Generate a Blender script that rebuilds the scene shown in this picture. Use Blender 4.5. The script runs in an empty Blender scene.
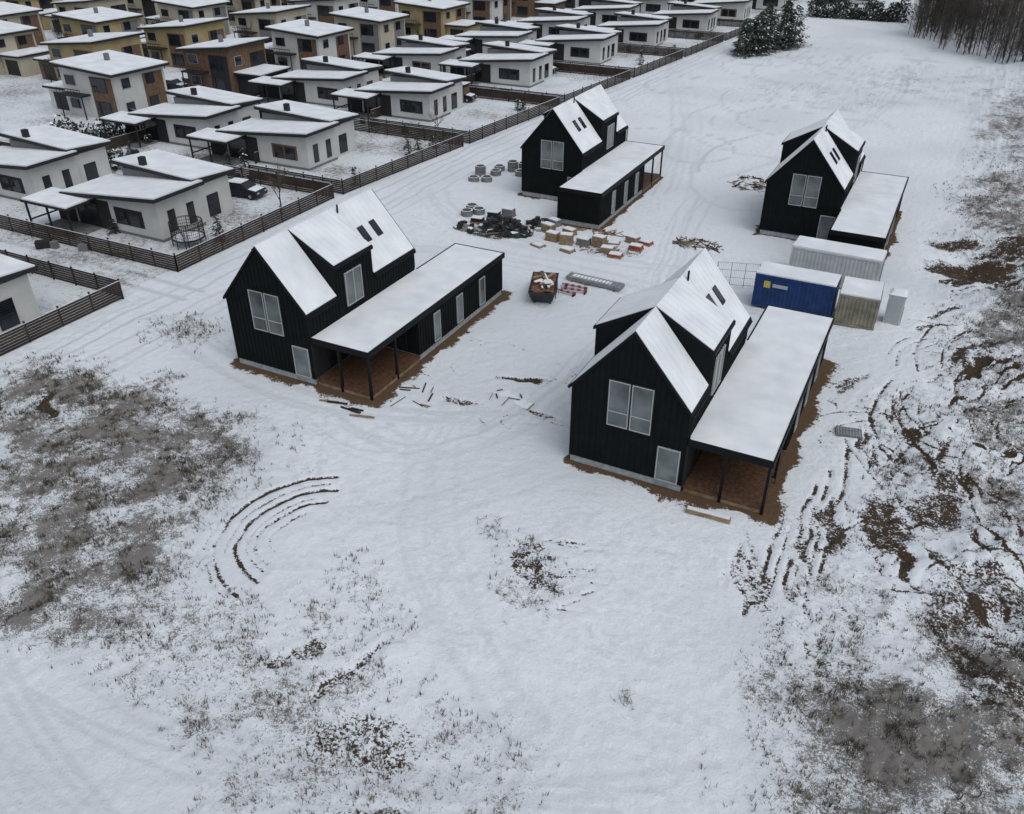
import bpy, math, random, numpy as np
from mathutils import Vector, Matrix
random.seed(7); rng=np.random.default_rng(7)
sc=bpy.context.scene
col=sc.collection
# ------------------------------------------------------------------ materials
def new_mat(name,color,rough=0.8,var=0.15,scale=3.0,bump=0.0,color2=None,spec=0.3,metal=0.0):
    m=bpy.data.materials.new(name); m.use_nodes=True
    nt=m.node_tree; bs=nt.nodes['Principled BSDF']
    bs.inputs['Roughness'].default_value=rough
    bs.inputs['Metallic'].default_value=metal
    bs.inputs['Specular IOR Level'].default_value=spec
    tc=nt.nodes.new('ShaderNodeTexCoord'); no=nt.nodes.new('ShaderNodeTexNoise')
    no.inputs['Scale'].default_value=scale; no.inputs['Detail'].default_value=3
    nt.links.new(tc.outputs['Object'],no.inputs['Vector'])
    rp=nt.nodes.new('ShaderNodeValToRGB')
    rp.color_ramp.elements[0].position=0.3; rp.color_ramp.elements[1].position=0.7
    c1=[max(0,c*(1-var)) for c in color]; c2=color2 if color2 else [min(1,c*(1+var)) for c in color]
    rp.color_ramp.elements[0].color=(*c1,1); rp.color_ramp.elements[1].color=(*c2,1)
    nt.links.new(no.outputs['Fac'],rp.inputs['Fac']); nt.links.new(rp.outputs['Color'],bs.inputs['Base Color'])
    if bump:
        b=nt.nodes.new('ShaderNodeBump'); b.inputs['Strength'].default_value=bump; b.inputs['Distance'].default_value=0.05
        nt.links.new(no.outputs['Fac'],b.inputs['Height']); nt.links.new(b.outputs['Normal'],bs.inputs['Normal'])
    return m
M={}
M['black']=new_mat('black_cladding',(0.0048,0.0068,0.0075),0.7,0.3,1.5,spec=.12)
M['blackmetal']=new_mat('black_metal',(0.005,0.0065,0.0075),0.55,0.2,4,spec=.15)
M['roofsnow']=new_mat('roof_snow',(0.63,0.675,0.715),0.9,0.07,0.6,0.35,color2=(.72,.755,.785))
M['plinth']=new_mat('concrete_plinth',(0.30,0.33,0.35),0.9,0.2,4)
M['frame']=new_mat('white_frame',(0.33,0.36,0.37),0.5,0.05)
M['dframe']=new_mat('dark_frame',(0.015,0.015,0.018),0.5,0.05)
M['glass']=new_mat('window_glass',(0.06,0.08,0.09),0.10,0.6,0.6,color2=(.15,.175,.18),spec=0.8)
M['glassd']=new_mat('dark_glass',(0.012,0.015,0.02),0.08,0.5,0.8,spec=0.5)
M['wood']=new_mat('deck_wood',(0.085,0.045,0.027),0.7,0.4,5)
M['plank']=new_mat('timber',(0.23,0.17,0.105),0.8,0.35,3)
M['fence']=new_mat('fence_wood',(0.034,0.025,0.02),0.8,0.35,1.2)
M['white']=new_mat('white_render',(0.46,0.47,0.46),0.9,0.09,0.6)
M['cream']=new_mat('cream_render',(0.38,0.35,0.27),0.9,0.08,0.6)
M['ochre']=new_mat('ochre_render',(0.32,0.255,0.135),0.9,0.12,0.6)
M['brown']=new_mat('brown_cladding',(0.12,0.075,0.048),0.8,0.25,2)
M['grey']=new_mat('grey_render',(0.15,0.155,0.16),0.9,0.1,1)
M['dark']=new_mat('dark_fascia',(0.018,0.018,0.02),0.7,0.2,2)
M['blue']=new_mat('blue_paint',(0.009,0.036,0.13),0.5,0.3,1.5)
M['yellow']=new_mat('yellow_paint',(0.45,0.38,0.08),0.5,0.1)
M['cwhite']=new_mat('container_white',(0.44,0.47,0.48),0.5,0.12,1.0)
M['cgreen']=new_mat('container_grey_green',(0.19,0.18,0.14),0.6,0.35,1.2)
M['concrete']=new_mat('concrete',(0.15,0.16,0.16),0.9,0.25,3)
M['steel']=new_mat('galvanised_steel',(0.24,0.26,0.28),0.5,0.2,3)
M['red']=new_mat('red_plastic',(0.26,0.05,0.04),0.6,0.3)
M['rust']=new_mat('rusty_load',(0.13,0.075,0.042),0.9,0.5,5,0.5)
M['tarp']=new_mat('dark_tarp',(0.022,0.026,0.03),0.5,0.5,2,0.5)
M['bark']=new_mat('bark',(0.05,0.04,0.034),0.9,0.3,4)
M['twig']=new_mat('twigs',(0.07,0.052,0.042),0.9,0.3,2)
M['ftwig']=new_mat('forest_twigs',(0.050,0.046,0.042),0.9,0.35,0.12,color2=(.105,.093,.08))
M['grass']=new_mat('dry_stalks',(0.050,0.043,0.034),0.9,0.35,0.7,color2=(.15,.128,.095))
M['pine']=new_mat('conifer_needles',(0.025,0.038,0.03),0.9,0.4,0.8,color2=(0.06,0.075,0.06))
M['paint']=new_mat('car_paint',(0.012,0.013,0.018),0.3,0.1,spec=0.4)
M['tyre']=new_mat('tyre_rubber',(0.015,0.015,0.015),0.9,0.1)
# ------------------------------------------------------------------ mesh builder
class MB:
    def __init__(s): s.v=[]; s.f=[]; s.m=[]; s.mats=[]
    def mi(s,mat):
        if mat not in s.mats: s.mats.append(mat)
        return s.mats.index(mat)
    def add(s,vs,fs,mat):
        o=len(s.v); s.v+= [tuple(v) for v in vs]; k=s.mi(mat)
        for f in fs: s.f.append([i+o for i in f]); s.m.append(k)
    def hexa(s,b,t,mat):
        s.add(list(b)+list(t),[(3,2,1,0),(4,5,6,7),(0,1,5,4),(1,2,6,5),(2,3,7,6),(3,0,4,7)],mat)
    def box(s,x0,x1,y0,y1,z0,z1,mat):
        s.hexa([(x0,y0,z0),(x1,y0,z0),(x1,y1,z0),(x0,y1,z0)],[(x0,y0,z1),(x1,y0,z1),(x1,y1,z1),(x0,y1,z1)],mat)
    def slab(s,t,th,mat):
        s.hexa([(p[0],p[1],p[2]-th) for p in t],t,mat)
    def prism_y(s,prof,y0,y1,mat):
        n=len(prof); vs=[(x,y0,z) for x,z in prof]+[(x,y1,z) for x,z in prof]
        fs=[tuple(range(n-1,-1,-1)),tuple(range(n,2*n))]+[(i,(i+1)%n,n+(i+1)%n,n+i) for i in range(n)]
        s.add(vs,fs,mat)
    def tube(s,p,q,r0,r1,mat,n=4):
        p=Vector(p);q=Vector(q);d=(q-p)
        if d.length<1e-6:return
        d.normalize(); u=d.orthogonal().normalized(); w=d.cross(u)
        vs=[];
        for c,r in((p,r0),(q,r1)):
            for i in range(n):
                a=2*math.pi*i/n; vs.append(c+u*math.cos(a)*r+w*math.sin(a)*r)
        fs=[(i,(i+1)%n,n+(i+1)%n,n+i) for i in range(n)]+[tuple(range(n-1,-1,-1)),tuple(range(n,2*n))]
        s.add(vs,fs,mat)
    def rbox(s,c,size,rot,mat,tilt=0):
        R=Matrix.Rotation(rot,3,'Z')@Matrix.Rotation(tilt,3,'X'); hx,hy,hz=[k/2 for k in size]
        P=[Vector(c)+R@Vector(p) for p in[(-hx,-hy,-hz),(hx,-hy,-hz),(hx,hy,-hz),(-hx,hy,-hz),(-hx,-hy,hz),(hx,-hy,hz),(hx,hy,hz),(-hx,hy,hz)]]
        s.hexa(P[:4],P[4:],mat)
    def obj(s,name,loc=(0,0,0),parent=None,mirror=None,bevel=0,smooth=False,rot=0):
        me=bpy.data.meshes.new(name)
        v=s.v
        fs=s.f
        if mirror is not None:
            v=[(x,mirror-y,z) for x,y,z in v]; fs=[f[::-1] for f in fs]
        me.from_pydata(v,[],fs); me.update()
        for m in s.mats: me.materials.append(M[m])
        me.polygons.foreach_set('material_index',s.m)
        if smooth: me.polygons.foreach_set('use_smooth',[True]*len(s.f))
        o=bpy.data.objects.new(name,me); col.objects.link(o); o.location=loc; o.rotation_euler[2]=rot
        if parent: o.parent=parent
        if bevel:
            b=o.modifiers.new('bevel','BEVEL'); b.width=bevel; b.segments=2
        return o
# ------------------------------------------------------------------ noise
def h2(xi,yi,seed):
    h=(xi*374761393+yi*668265263+seed*974634777)&0xffffffff
    h=((h^(h>>13))*1274126177)&0xffffffff
    h=(h^(h>>16))&0xffffffff
    return h/4294967295.0
def vn(x,y,seed=0):
    xf=np.floor(x); yf=np.floor(y); xi=xf.astype(np.int64); yi=yf.astype(np.int64)
    tx=x-xf; ty=y-yf; tx=tx*tx*(3-2*tx); ty=ty*ty*(3-2*ty)
    a=h2(xi,yi,seed);b=h2(xi+1,yi,seed);c=h2(xi,yi+1,seed);d=h2(xi+1,yi+1,seed)
    return (a*(1-tx)+b*tx)*(1-ty)+(c*(1-tx)+d*tx)*ty
def fbm(x,y,o=4,seed=0):
    r=0;amp=.5;t=0
    for i in range(o):
        r=r+amp*vn(x*2**i+13.7*i,y*2**i-7.1*i,seed+i); t+=amp; amp*=.55
    return r/t
# ------------------------------------------------------------------ terrain masks
BLOBW=[(-42,25.5,8.5,5.0,0,1),(-34,24.0,6.2,6.6,0,1),(-30,16.8,6.5,4.3,-20,.95),(-37,18.5,6,4,-20,.95),(-22,14.5,5.5,3.6,-20,.6),(-16,14.5,5,4,10,.6),
(-10.5,15.5,4,3,10,.5),(-44.5,36.3,3,1.8,0,.6),(-11.5,26,2.6,2.4,-20,.62),(3.5,22.5,5.5,6,0,.95),(8,28,5.5,6,0,.9),(1,29,2.5,4,0,.6),
(9,46,5.5,12,0,.75),(10,62,6,10,0,.95),(9,90,7,18,0,.95),(5,58,3.5,8,0,.65),(13,125,12,28,0,.9),(-18,19.5,3,4,0,.45),(-19,133,16,9,0,.5),(0,33,3,3,0,.5),(-3,150,16,16,0,.55),(-40,52,2,3,0,.4),(2.5,43,3.5,9,0,.6)]
BLOBD=[(1.6,36.6,1.5,2.6,10,.66),(4.2,39.5,1.5,3.0,-10,.60),(4.6,73.3,3.4,1.8,0,.78),(2.6,78.2,2.2,1.0,0,.72),(7,77,2.6,2.0,0,.68),
(-11.6,26.3,2.1,1.3,-20,.50),(-20.1,41.3,1.5,.6,20,.75),(-17,38,1.2,.4,0,.55),(-22,36.8,1.2,.4,0,.55),(6,33,2,3,0,.5),(-16.5,16.8,3,.4,70,.5),(-13.5,14.5,3,1.2,20,.46),(-11,12.5,3,1,20,.48),
(-34,63.5,4,2,0,.6),(-24,64,3.5,1.2,0,.5),(-44,26,1.6,.5,-30,.8),(-47,24.5,1.5,.4,-30,.7),(-19,17,2,.4,60,.5)]
BLOBS=[(2.4,36,3.4,5.5,0,1.05),(4.5,45,3.6,9,0,1.1),(5.5,54,3.4,5,0,1),(-.8,38,1.6,8,0,.9),(7,36,3.4,6,0,.95),(1.5,29,3,4,0,.7),(3,62,3,5,0,.8),(5,72,4,7,0,.95),(7,28,4,5,0,.65),(-1.5,48,1.4,6,0,.7),(-3.5,30,1.6,3,0,.6)]
def blobs(a,b,L,n1,n2):
    r=np.zeros_like(a)
    for ca,cb,ra,rb,rot,s in L:
        t=math.radians(rot); da=a+n1-ca; db=b+n2-cb
        u=(da*math.cos(t)+db*math.sin(t))/ra; v=(-da*math.sin(t)+db*math.cos(t))/rb
        d=np.sqrt(u*u+v*v); r=np.maximum(r,s*np.clip((1.35-d)/.7,0,1))
    return r
def strokes(a,b,L,out,prof=1):
    for pts,w,s in L:
        pts=np.array(pts,float)
        lo=pts.min(0)-w*3; hi=pts.max(0)+w*3
        idx=np.nonzero((a>lo[0])&(a<hi[0])&(b>lo[1])&(b<hi[1]))[0]
        if len(idx)==0: continue
        A=a[idx];B=b[idx]; dm=np.full(len(idx),1e9)
        for i in range(len(pts)-1):
            p=pts[i];d=pts[i+1]-p; l=max(1e-9,(d**2).sum())
            t=np.clip(((A-p[0])*d[0]+(B-p[1])*d[1])/l,0,1)
            dm=np.minimum(dm,np.hypot(A-p[0]-t*d[0],B-p[1]-t*d[1]))
        out[idx]=np.maximum(out[idx],s*np.clip(1.5-dm/w,0,1))
def arc(cx,cy,rx,ry,t0,t1,n=16,rot=0):
    o=[]
    for i in range(n+1):
        t=math.radians(t0+(t1-t0)*i/n); x=rx*math.cos(t); y=ry*math.sin(t); r=math.radians(rot)
        o.append((cx+x*math.cos(r)-y*math.sin(r),cy+x*math.sin(r)+y*math.cos(r)))
    return o
R=random.Random(3)
SD=[]
for k,t0,t1,w_,s_ in [(2.1,150,235,.07,.55),(2.7,120,250,.10,.66),(3.1,135,255,.06,.55),(3.7,112,262,.12,.72),(4.2,118,225,.06,.58),(4.8,115,262,.12,.68),(5.2,190,258,.07,.55)]:
    SD.append((arc(-22.2,23.3,k*1.02,k,t0,t1,20),w_,s_))
for g in range(9):
    cx,cy=R.uniform(4,10),R.uniform(36,58); r0=R.uniform(2,5); t0=R.uniform(110,200)
    for k in range(R.randint(2,4)):
        SD.append((arc(cx+R.uniform(-.5,.5),cy,r0+k*.7,(r0+k*.7)*1.5,t0+R.uniform(-15,15),t0+R.uniform(30,80)),R.choice([.07,.10]),.64))
for k in range(6):
    x=-3.0+k*.5; y0=R.uniform(27,33); SD.append(([(x+.25*math.sin(j*.5+k*.3),y0+j*2.0) for j in range(R.randint(4,7))],R.choice([.08,.12]),.60))
for k in range(24):
    x=R.uniform(-.5,9); y=R.uniform(30,62); th=R.uniform(60,125); l=R.uniform(1.5,5)
    SD.append((arc(x,y,l,l*.6,th-40,th+40,8,R.uniform(-90,90)),.07,R.uniform(.5,.7)))
for k in range(14):
    x=R.uniform(-14.5,-9.5);y=R.uniform(23.5,28.5); SD.append(([(x,y),(x+R.uniform(.4,1.2),y+R.uniform(.2,.6))],.06,.52))
for k in range(10):
    x=R.uniform(-26,-15);y=R.uniform(36,46); SD.append((arc(x,y,2,1,R.uniform(0,200),R.uniform(220,300),6),.05,.45))
ST=[]
for x,s in [(-49.8,.9),(-48.3,.9),(-46.9,.65),(-45.5,.8),(-44.2,.55),(-51,.4)]:
    ST.append(([(x+ (max(0,b-85)*.085) + .35*math.sin(b*.09+x),b) for b in range(14,200,4)],.16,s))
for x in (-88,-86.4): ST.append(([(x+max(0,b-85)*.07,b) for b in range(30,260,6)],.45,1))
for y in (40.2,41.9): ST.append(([(x,y) for x in range(-120,-46,4)],.25,1))
def bez(p,n=24):
    o=[]
    for i in range(n+1):
        t=i/n;o.append(((1-t)**3*p[0][0]+3*(1-t)**2*t*p[1][0]+3*(1-t)*t*t*p[2][0]+t**3*p[3][0],(1-t)**3*p[0][1]+3*(1-t)**2*t*p[1][1]+3*(1-t)*t*t*p[2][1]+t**3*p[3][1]))
    return o
base=[[(-46,50),(-38,60),(-28,58),(-10,56)],[(-45,70),(-40,62),(-30,60),(-18,62)],[(-46,36),(-36,32),(-28,30),(-20,36)],[(-28,31),(-22,28),(-18,32),(-18,46)],[(-18,46),(-17,56),(-20,66),(-22,80)],
[(-30,12),(-22,10),(-14,12),(-4,17)],[(-46,24),(-34,8),(-26,8),(-16,7)],[(-47,22),(-36,9),(-28,7.4),(-18,6)],[(-24,80),(-26,100),(-34,120),(-42,140)],[(-20,88),(-12,110),(-6,130),(-10,160)],
[(-30,31),(-24,20),(-20,24),(-15,33)],[(-22,36),(-19,26),(-15,22),(-8,17)]]
for i_,p in enumerate(base):
    for k in range(3):
        d=R.uniform(-1.5,1.5); q=[(x+d+R.uniform(-1,1),y+d*.4+R.uniform(-1,1)) for x,y in p]
        for w in (0,1.7):
            ST.append(([(x+w*.55,y+w*.8) for x,y in bez(q)],R.choice([.10,.15,.2]),R.uniform(.3,.6) if i_<10 else R.uniform(.15,.35)))
for k in range(34):
    x=R.uniform(-34,-2); y=R.uniform(90,170); ST.append((arc(x,y,R.uniform(5,16),R.uniform(5,16),R.uniform(0,180),R.uniform(200,330),12),.22,R.uniform(.5,1)))
HS=[('A',-14.1,34.5,False),('B',-37.6,34.6,False),('C',-36.2,73.3,True),('D',-12.8,73.3,True)]
W=6.29;HE=4.8;HA=8.5;LL=11.73;WW=4.28;WL=17.34;WH=3.3
def rectd(a,b,x0,x1,y0,y1):
    dx=np.maximum(np.maximum(x0-a,a-x1),0);dy=np.maximum(np.maximum(y0-b,b-y1),0)
    return np.hypot(dx,dy)
def masks(a,b):
    n1=(fbm(a*.35,b*.35,4,11)-.5)*5; n2=(fbm(a*.35,b*.35,4,23)-.5)*5
    weed=blobs(a,b,BLOBW,n1,n2); dirt=blobs(a,b,BLOBD,n1*.6,n2*.6)
    weed*=.25+1.35*fbm(a*.55,b*.55,5,5)
    weed=np.maximum(weed,.16)
    brk=fbm(a*.9,b*.9,3,77)
    s=np.zeros_like(a); wn=(fbm(a*.28,b*.28,3,91)-.5)*1.0
    strokes(a+wn,b+wn*.6,SD,s); s*=np.clip(.05+1.85*brk,0,1.15); dirt=np.maximum(dirt,s)
    rr=np.hypot(a-15+3*n1*.15,(b-46)*.75)+n2*.25; th=np.arctan2(b-46,a-15)
    st=fbm(rr*2.5,th*5.5,4,141); st2=fbm(rr*.7,th*3,2,17)
    reg=blobs(a,b,BLOBS,n1,n2)
    dirt=np.maximum(dirt,reg*np.clip((st-.49)*9,0,1)*np.clip((st2-.28)*5,0,1)*.82)
    tr=np.zeros_like(a); strokes(a+wn*.6,b,ST,tr)
    soil=np.zeros_like(a)
    for n,ha,hb,mir in HS:
        y0,y1=(hb,hb+WL) if not mir else (hb+LL-WL,hb+LL)
        d=np.minimum(rectd(a,b,ha,ha+W,hb,hb+LL),rectd(a,b,ha+W,ha+W+WW,y0,y1))
        rw=(.85 if not mir else .4)+ (fbm(a*.6,b*.6,3,33)-.5)*2.2
        soil=np.maximum(soil,np.clip(1.0-d/np.maximum(rw,.25)*.75,0,1)*1.1*(d<3))
    weed=np.maximum(weed,np.where(a<-53+np.maximum(0,b-85)*.085,.42+.8*(fbm(a*.25,b*.25,3,55)-.3),0))
    return dirt,weed,tr,soil
def height(a,b,dirt,weed,tr,soil):
    z=(fbm(a*.12,b*.12,3,3)-.5)*.25*np.clip((np.minimum(b,40)-0)/40,0,1)
    z+= (fbm(a*1.1,b*1.1,3,8)-.5)*.10
    rough=np.clip((a-1.5)/4,0,1)*np.clip((260-b)/60,0,1)
    z+= rough*((fbm(a*.3,b*.3,4,9)-.35)*1.6+(fbm(a*1.4,b*1.4,3,19)-.5)*.5)
    z+= np.clip((a-7)/8,0,1)*np.clip((220-b)/40,0,1)*.9
    z+= weed*(fbm(a*2.3,b*2.3,3,29)-.5)*.35
    z-= np.clip(dirt,0,1)*.13+tr*.045
    for ca,cb,r,h in [(4.6,73.3,3.4,-.8),(1.0,37.5,1.3,.25),(-15,19,1.0,.2),(9,80,5,1.2),(8,66,4,.8)]:
        d=np.hypot(a-ca,b-cb)/r; z+=h*np.exp(-d*d*1.5)
    for n,ha,hb,mir in HS:
        y0,y1=(hb,hb+WL) if not mir else (hb+LL-WL,hb+LL)
        d=np.minimum(rectd(a,b,ha,ha+W,hb,hb+LL),rectd(a,b,ha+W,ha+W+WW,y0,y1))
        z=z*np.clip(.0+d/3,0,1)
    z=np.where(a<-52,z*np.clip(1-(-52-a)/4,0.15,1),z)
    z=z*np.clip((400-np.hypot(a,b))/150,0,1)
    return z
def axis(lo,hi,st,gl,gh,end_lo,end_hi,slow_lo,slow_hi):
    c=list(np.arange(lo,hi,st)); s=st; x=c[-1]
    while x<end_hi:
        s*= gh if x<slow_hi else 1.25; x+=s; c.append(x)
    s=st;x=c[0];pre=[]
    while x>end_lo:
        s*= gl if x>slow_lo else 1.25; x-=s; pre.append(x)
    return np.array(pre[::-1]+c)
ax=axis(-50,12,.1,1.02,1.04,-3000,3000,-200,80)
bx=axis(5.5,58,.11,1.3,1.018,-3000,4000,5,240)
AA,BB=np.meshgrid(ax,bx); A=AA.ravel();B=BB.ravel()
dm,wm,tm,sm=masks(A,B); Z=height(A,B,dm,wm,tm,sm)
me=bpy.data.meshes.new('snowy_ground'); nx,ny=len(ax),len(bx); N=nx*ny
me.vertices.add(N); me.vertices.foreach_set('co',np.stack([A,B,Z],1).astype(np.float32).ravel())
i0=(np.arange(ny-1)[:,None]*nx+np.arange(nx-1)[None,:]).ravel()
Q=np.stack([i0,i0+1,i0+1+nx,i0+nx],1).astype(np.int32); nf=len(Q)
me.loops.add(nf*4); me.loops.foreach_set('vertex_index',Q.ravel())
me.polygons.add(nf); me.polygons.foreach_set('loop_start',np.arange(nf,dtype=np.int32)*4)
try: me.polygons.foreach_set('loop_total',np.full(nf,4,dtype=np.int32))
except Exception: pass
me.polygons.foreach_set('use_smooth',np.ones(nf,dtype=bool))
me.update(); me.validate()
at=me.color_attributes.new('mask','FLOAT_COLOR','POINT')
at.data.foreach_set('color',np.stack([dm,wm,tm,sm],1).astype(np.float32).ravel())
# ground material
gm=bpy.data.materials.new('snow_and_soil'); gm.use_nodes=True; nt=gm.node_tree; bs=nt.nodes['Principled BSDF']
bs.inputs['Roughness'].default_value=.85; bs.inputs['Specular IOR Level'].default_value=.05
def N_(t,**k):
    n=nt.nodes.new(t)
    for a_,v_ in k.items(): setattr(n,a_,v_)
    return n
def lk(a_,b_): nt.links.new(a_,b_)
tc=N_('ShaderNodeTexCoord')
def noise(sc_,det=5,rough=.6):
    n=N_('ShaderNodeTexNoise'); n.inputs['Scale'].default_value=sc_; n.inputs['Detail'].default_value=det; n.inputs['Roughness'].default_value=rough
    lk(tc.outputs['Object'],n.inputs['Vector']); return n.outputs['Fac']
def mth(op,a_,b_=None,c_=None,clamp=False):
    n=N_('ShaderNodeMath',operation=op); n.use_clamp=clamp
    for i,v in enumerate((a_,b_,c_)):
        if v is None: continue
        if isinstance(v,(int,float)): n.inputs[i].default_value=v
        else: lk(v,n.inputs[i])
    return n.outputs[0]
def sstep(v,lo,hi):
    n=N_('ShaderNodeMapRange',interpolation_type='SMOOTHSTEP'); lk(v,n.inputs[0]); n.inputs[1].default_value=lo; n.inputs[2].default_value=hi; return n.outputs[0]
def mixc(f,c1,c2):
    n=N_('ShaderNodeMix',data_type='RGBA')
    lk(f,n.inputs['Factor'])
    for s_,c in((n.inputs[6],c1),(n.inputs[7],c2)):
        if isinstance(c,tuple): s_.default_value=(*c,1)
        else: lk(c,s_)
    return n.outputs[2]
atn=N_('ShaderNodeAttribute',attribute_name='mask'); sep=N_('ShaderNodeSeparateColor'); lk(atn.outputs['Color'],sep.inputs[0])
dirt,weed,trk,soil=sep.outputs[0],sep.outputs[1],sep.outputs[2],atn.outputs['Alpha']
nf1=noise(9,4,.7); nf2=noise(2.2,3,.6); nf3=noise(.35,2,.6); nf4=noise(26,1,.6); nf5=noise(.07,1,.5)
snow=mixc(sstep(nf2,.3,.7),(.58,.63,.675),(.69,.735,.77))
snow=mixc(sstep(nf3,.42,.62),snow,(.655,.70,.74))
snow=mixc(sstep(nf5,.4,.65),snow,(.585,.63,.67))
snow=mixc(mth('MULTIPLY',trk,mth('MULTIPLY_ADD',nf2,.6,.25)),snow,(.40,.425,.455))
grs=mixc(nf1,(.040,.033,.026),(.14,.115,.087))
w1=mth('ADD',mth('ADD',mth('MULTIPLY',nf1,.42),mth('MULTIPLY',nf4,.28)),mth('MULTIPLY',nf2,.30))
wv=mth('ADD',w1,mth('MULTIPLY',weed,.24)); wfac=sstep(wv,.635,.735)
c=mixc(mth('MULTIPLY',wfac,.85),snow,grs)
dc=mixc(nf1,(.017,.012,.009),(.085,.062,.043))
dv=mth('ADD',dirt,mth('MULTIPLY_ADD',nf1,1.6,-.8)); dv=mth('ADD',dv,mth('MULTIPLY_ADD',nf2,1.0,-.5)); dfac=sstep(dv,.40,.58)
c=mixc(dfac,c,dc)
sv=mth('ADD',soil,mth('MULTIPLY_ADD',nf2,1.1,-.55)); sv=mth('ADD',sv,mth('MULTIPLY_ADD',nf1,.8,-.4)); sfac=sstep(sv,.45,.65)
c=mixc(sfac,c,mixc(nf1,(.042,.029,.019),(.15,.10,.06)))
lk(c,bs.inputs['Base Color'])
bmp=N_('ShaderNodeBump'); bmp.inputs['Strength'].default_value=.6; bmp.inputs['Distance'].default_value=.15
lk(mth('ADD',nf2,mth('MULTIPLY',nf1,.5)),bmp.inputs['Height']); lk(bmp.outputs[0],bs.inputs['Normal'])
me.materials.append(gm); go=bpy.data.objects.new('snowy_ground',me); col.objects.link(go)
def gz(a,b):
    a=np.atleast_1d(np.array(a,float));b=np.atleast_1d(np.array(b,float)); m=masks(a,b); return height(a,b,*m)
# ------------------------------------------------------------------ tufts
def tri_mesh(name,P,mat):
    n=len(P)//3; me=bpy.data.meshes.new(name); me.vertices.add(len(P)); me.vertices.foreach_set('co',P.astype(np.float32).ravel())
    me.loops.add(n*3); me.loops.foreach_set('vertex_index',np.arange(n*3,dtype=np.int32)); me.polygons.add(n); me.polygons.foreach_set('loop_start',np.arange(n,dtype=np.int32)*3)
    try: me.polygons.foreach_set('loop_total',np.full(n,3,dtype=np.int32))
    except Exception: pass
    me.update(); me.validate(); me.materials.append(M[mat]); o=bpy.data.objects.new(name,me); col.objects.link(o); return o
n=480000
ta=rng.uniform(-52,16,n); tb=rng.uniform(8,110,n)
md,mw,mt,ms=masks(ta,tb)
clump=.4*fbm(ta*.8,tb*.8,3,41)+.6*fbm(ta*2.6,tb*2.6,2,43)
keep=(mw>.22)&(rng.random(n)<(np.minimum(mw,1)**1.5)*np.clip((clump-.49)*9,0,1)*np.clip(40/tb,0.3,1))&(ta>-51)
ta=ta[keep];tb=tb[keep];mw=mw[keep]; cl=clump[keep]; tz=height(ta,tb,*masks(ta,tb)); K=len(ta)
bl=4; ph=rng.uniform(0,6.28,(K,bl)); hh=rng.uniform(.05,.2,(K,bl))*(.7+5*(cl[:,None]-.49)); ln=rng.uniform(.02,.13,(K,bl)); ro=rng.uniform(0,.08,(K,bl)); ww=rng.uniform(.008,.024,(K,bl))
bxx=ta[:,None]+np.cos(ph)*ro; byy=tb[:,None]+np.sin(ph)*ro
p1=np.stack([bxx-np.sin(ph)*ww,byy+np.cos(ph)*ww,np.broadcast_to(tz[:,None],ph.shape)-.02],-1)
p2=np.stack([bxx+np.sin(ph)*ww,byy-np.cos(ph)*ww,np.broadcast_to(tz[:,None],ph.shape)-.02],-1)
p3=np.stack([bxx+np.cos(ph)*ln,byy+np.sin(ph)*ln,tz[:,None]+hh],-1)
tri_mesh('dry_grass',np.stack([p1,p2,p3],2).reshape(-1,3),'grass')
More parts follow.
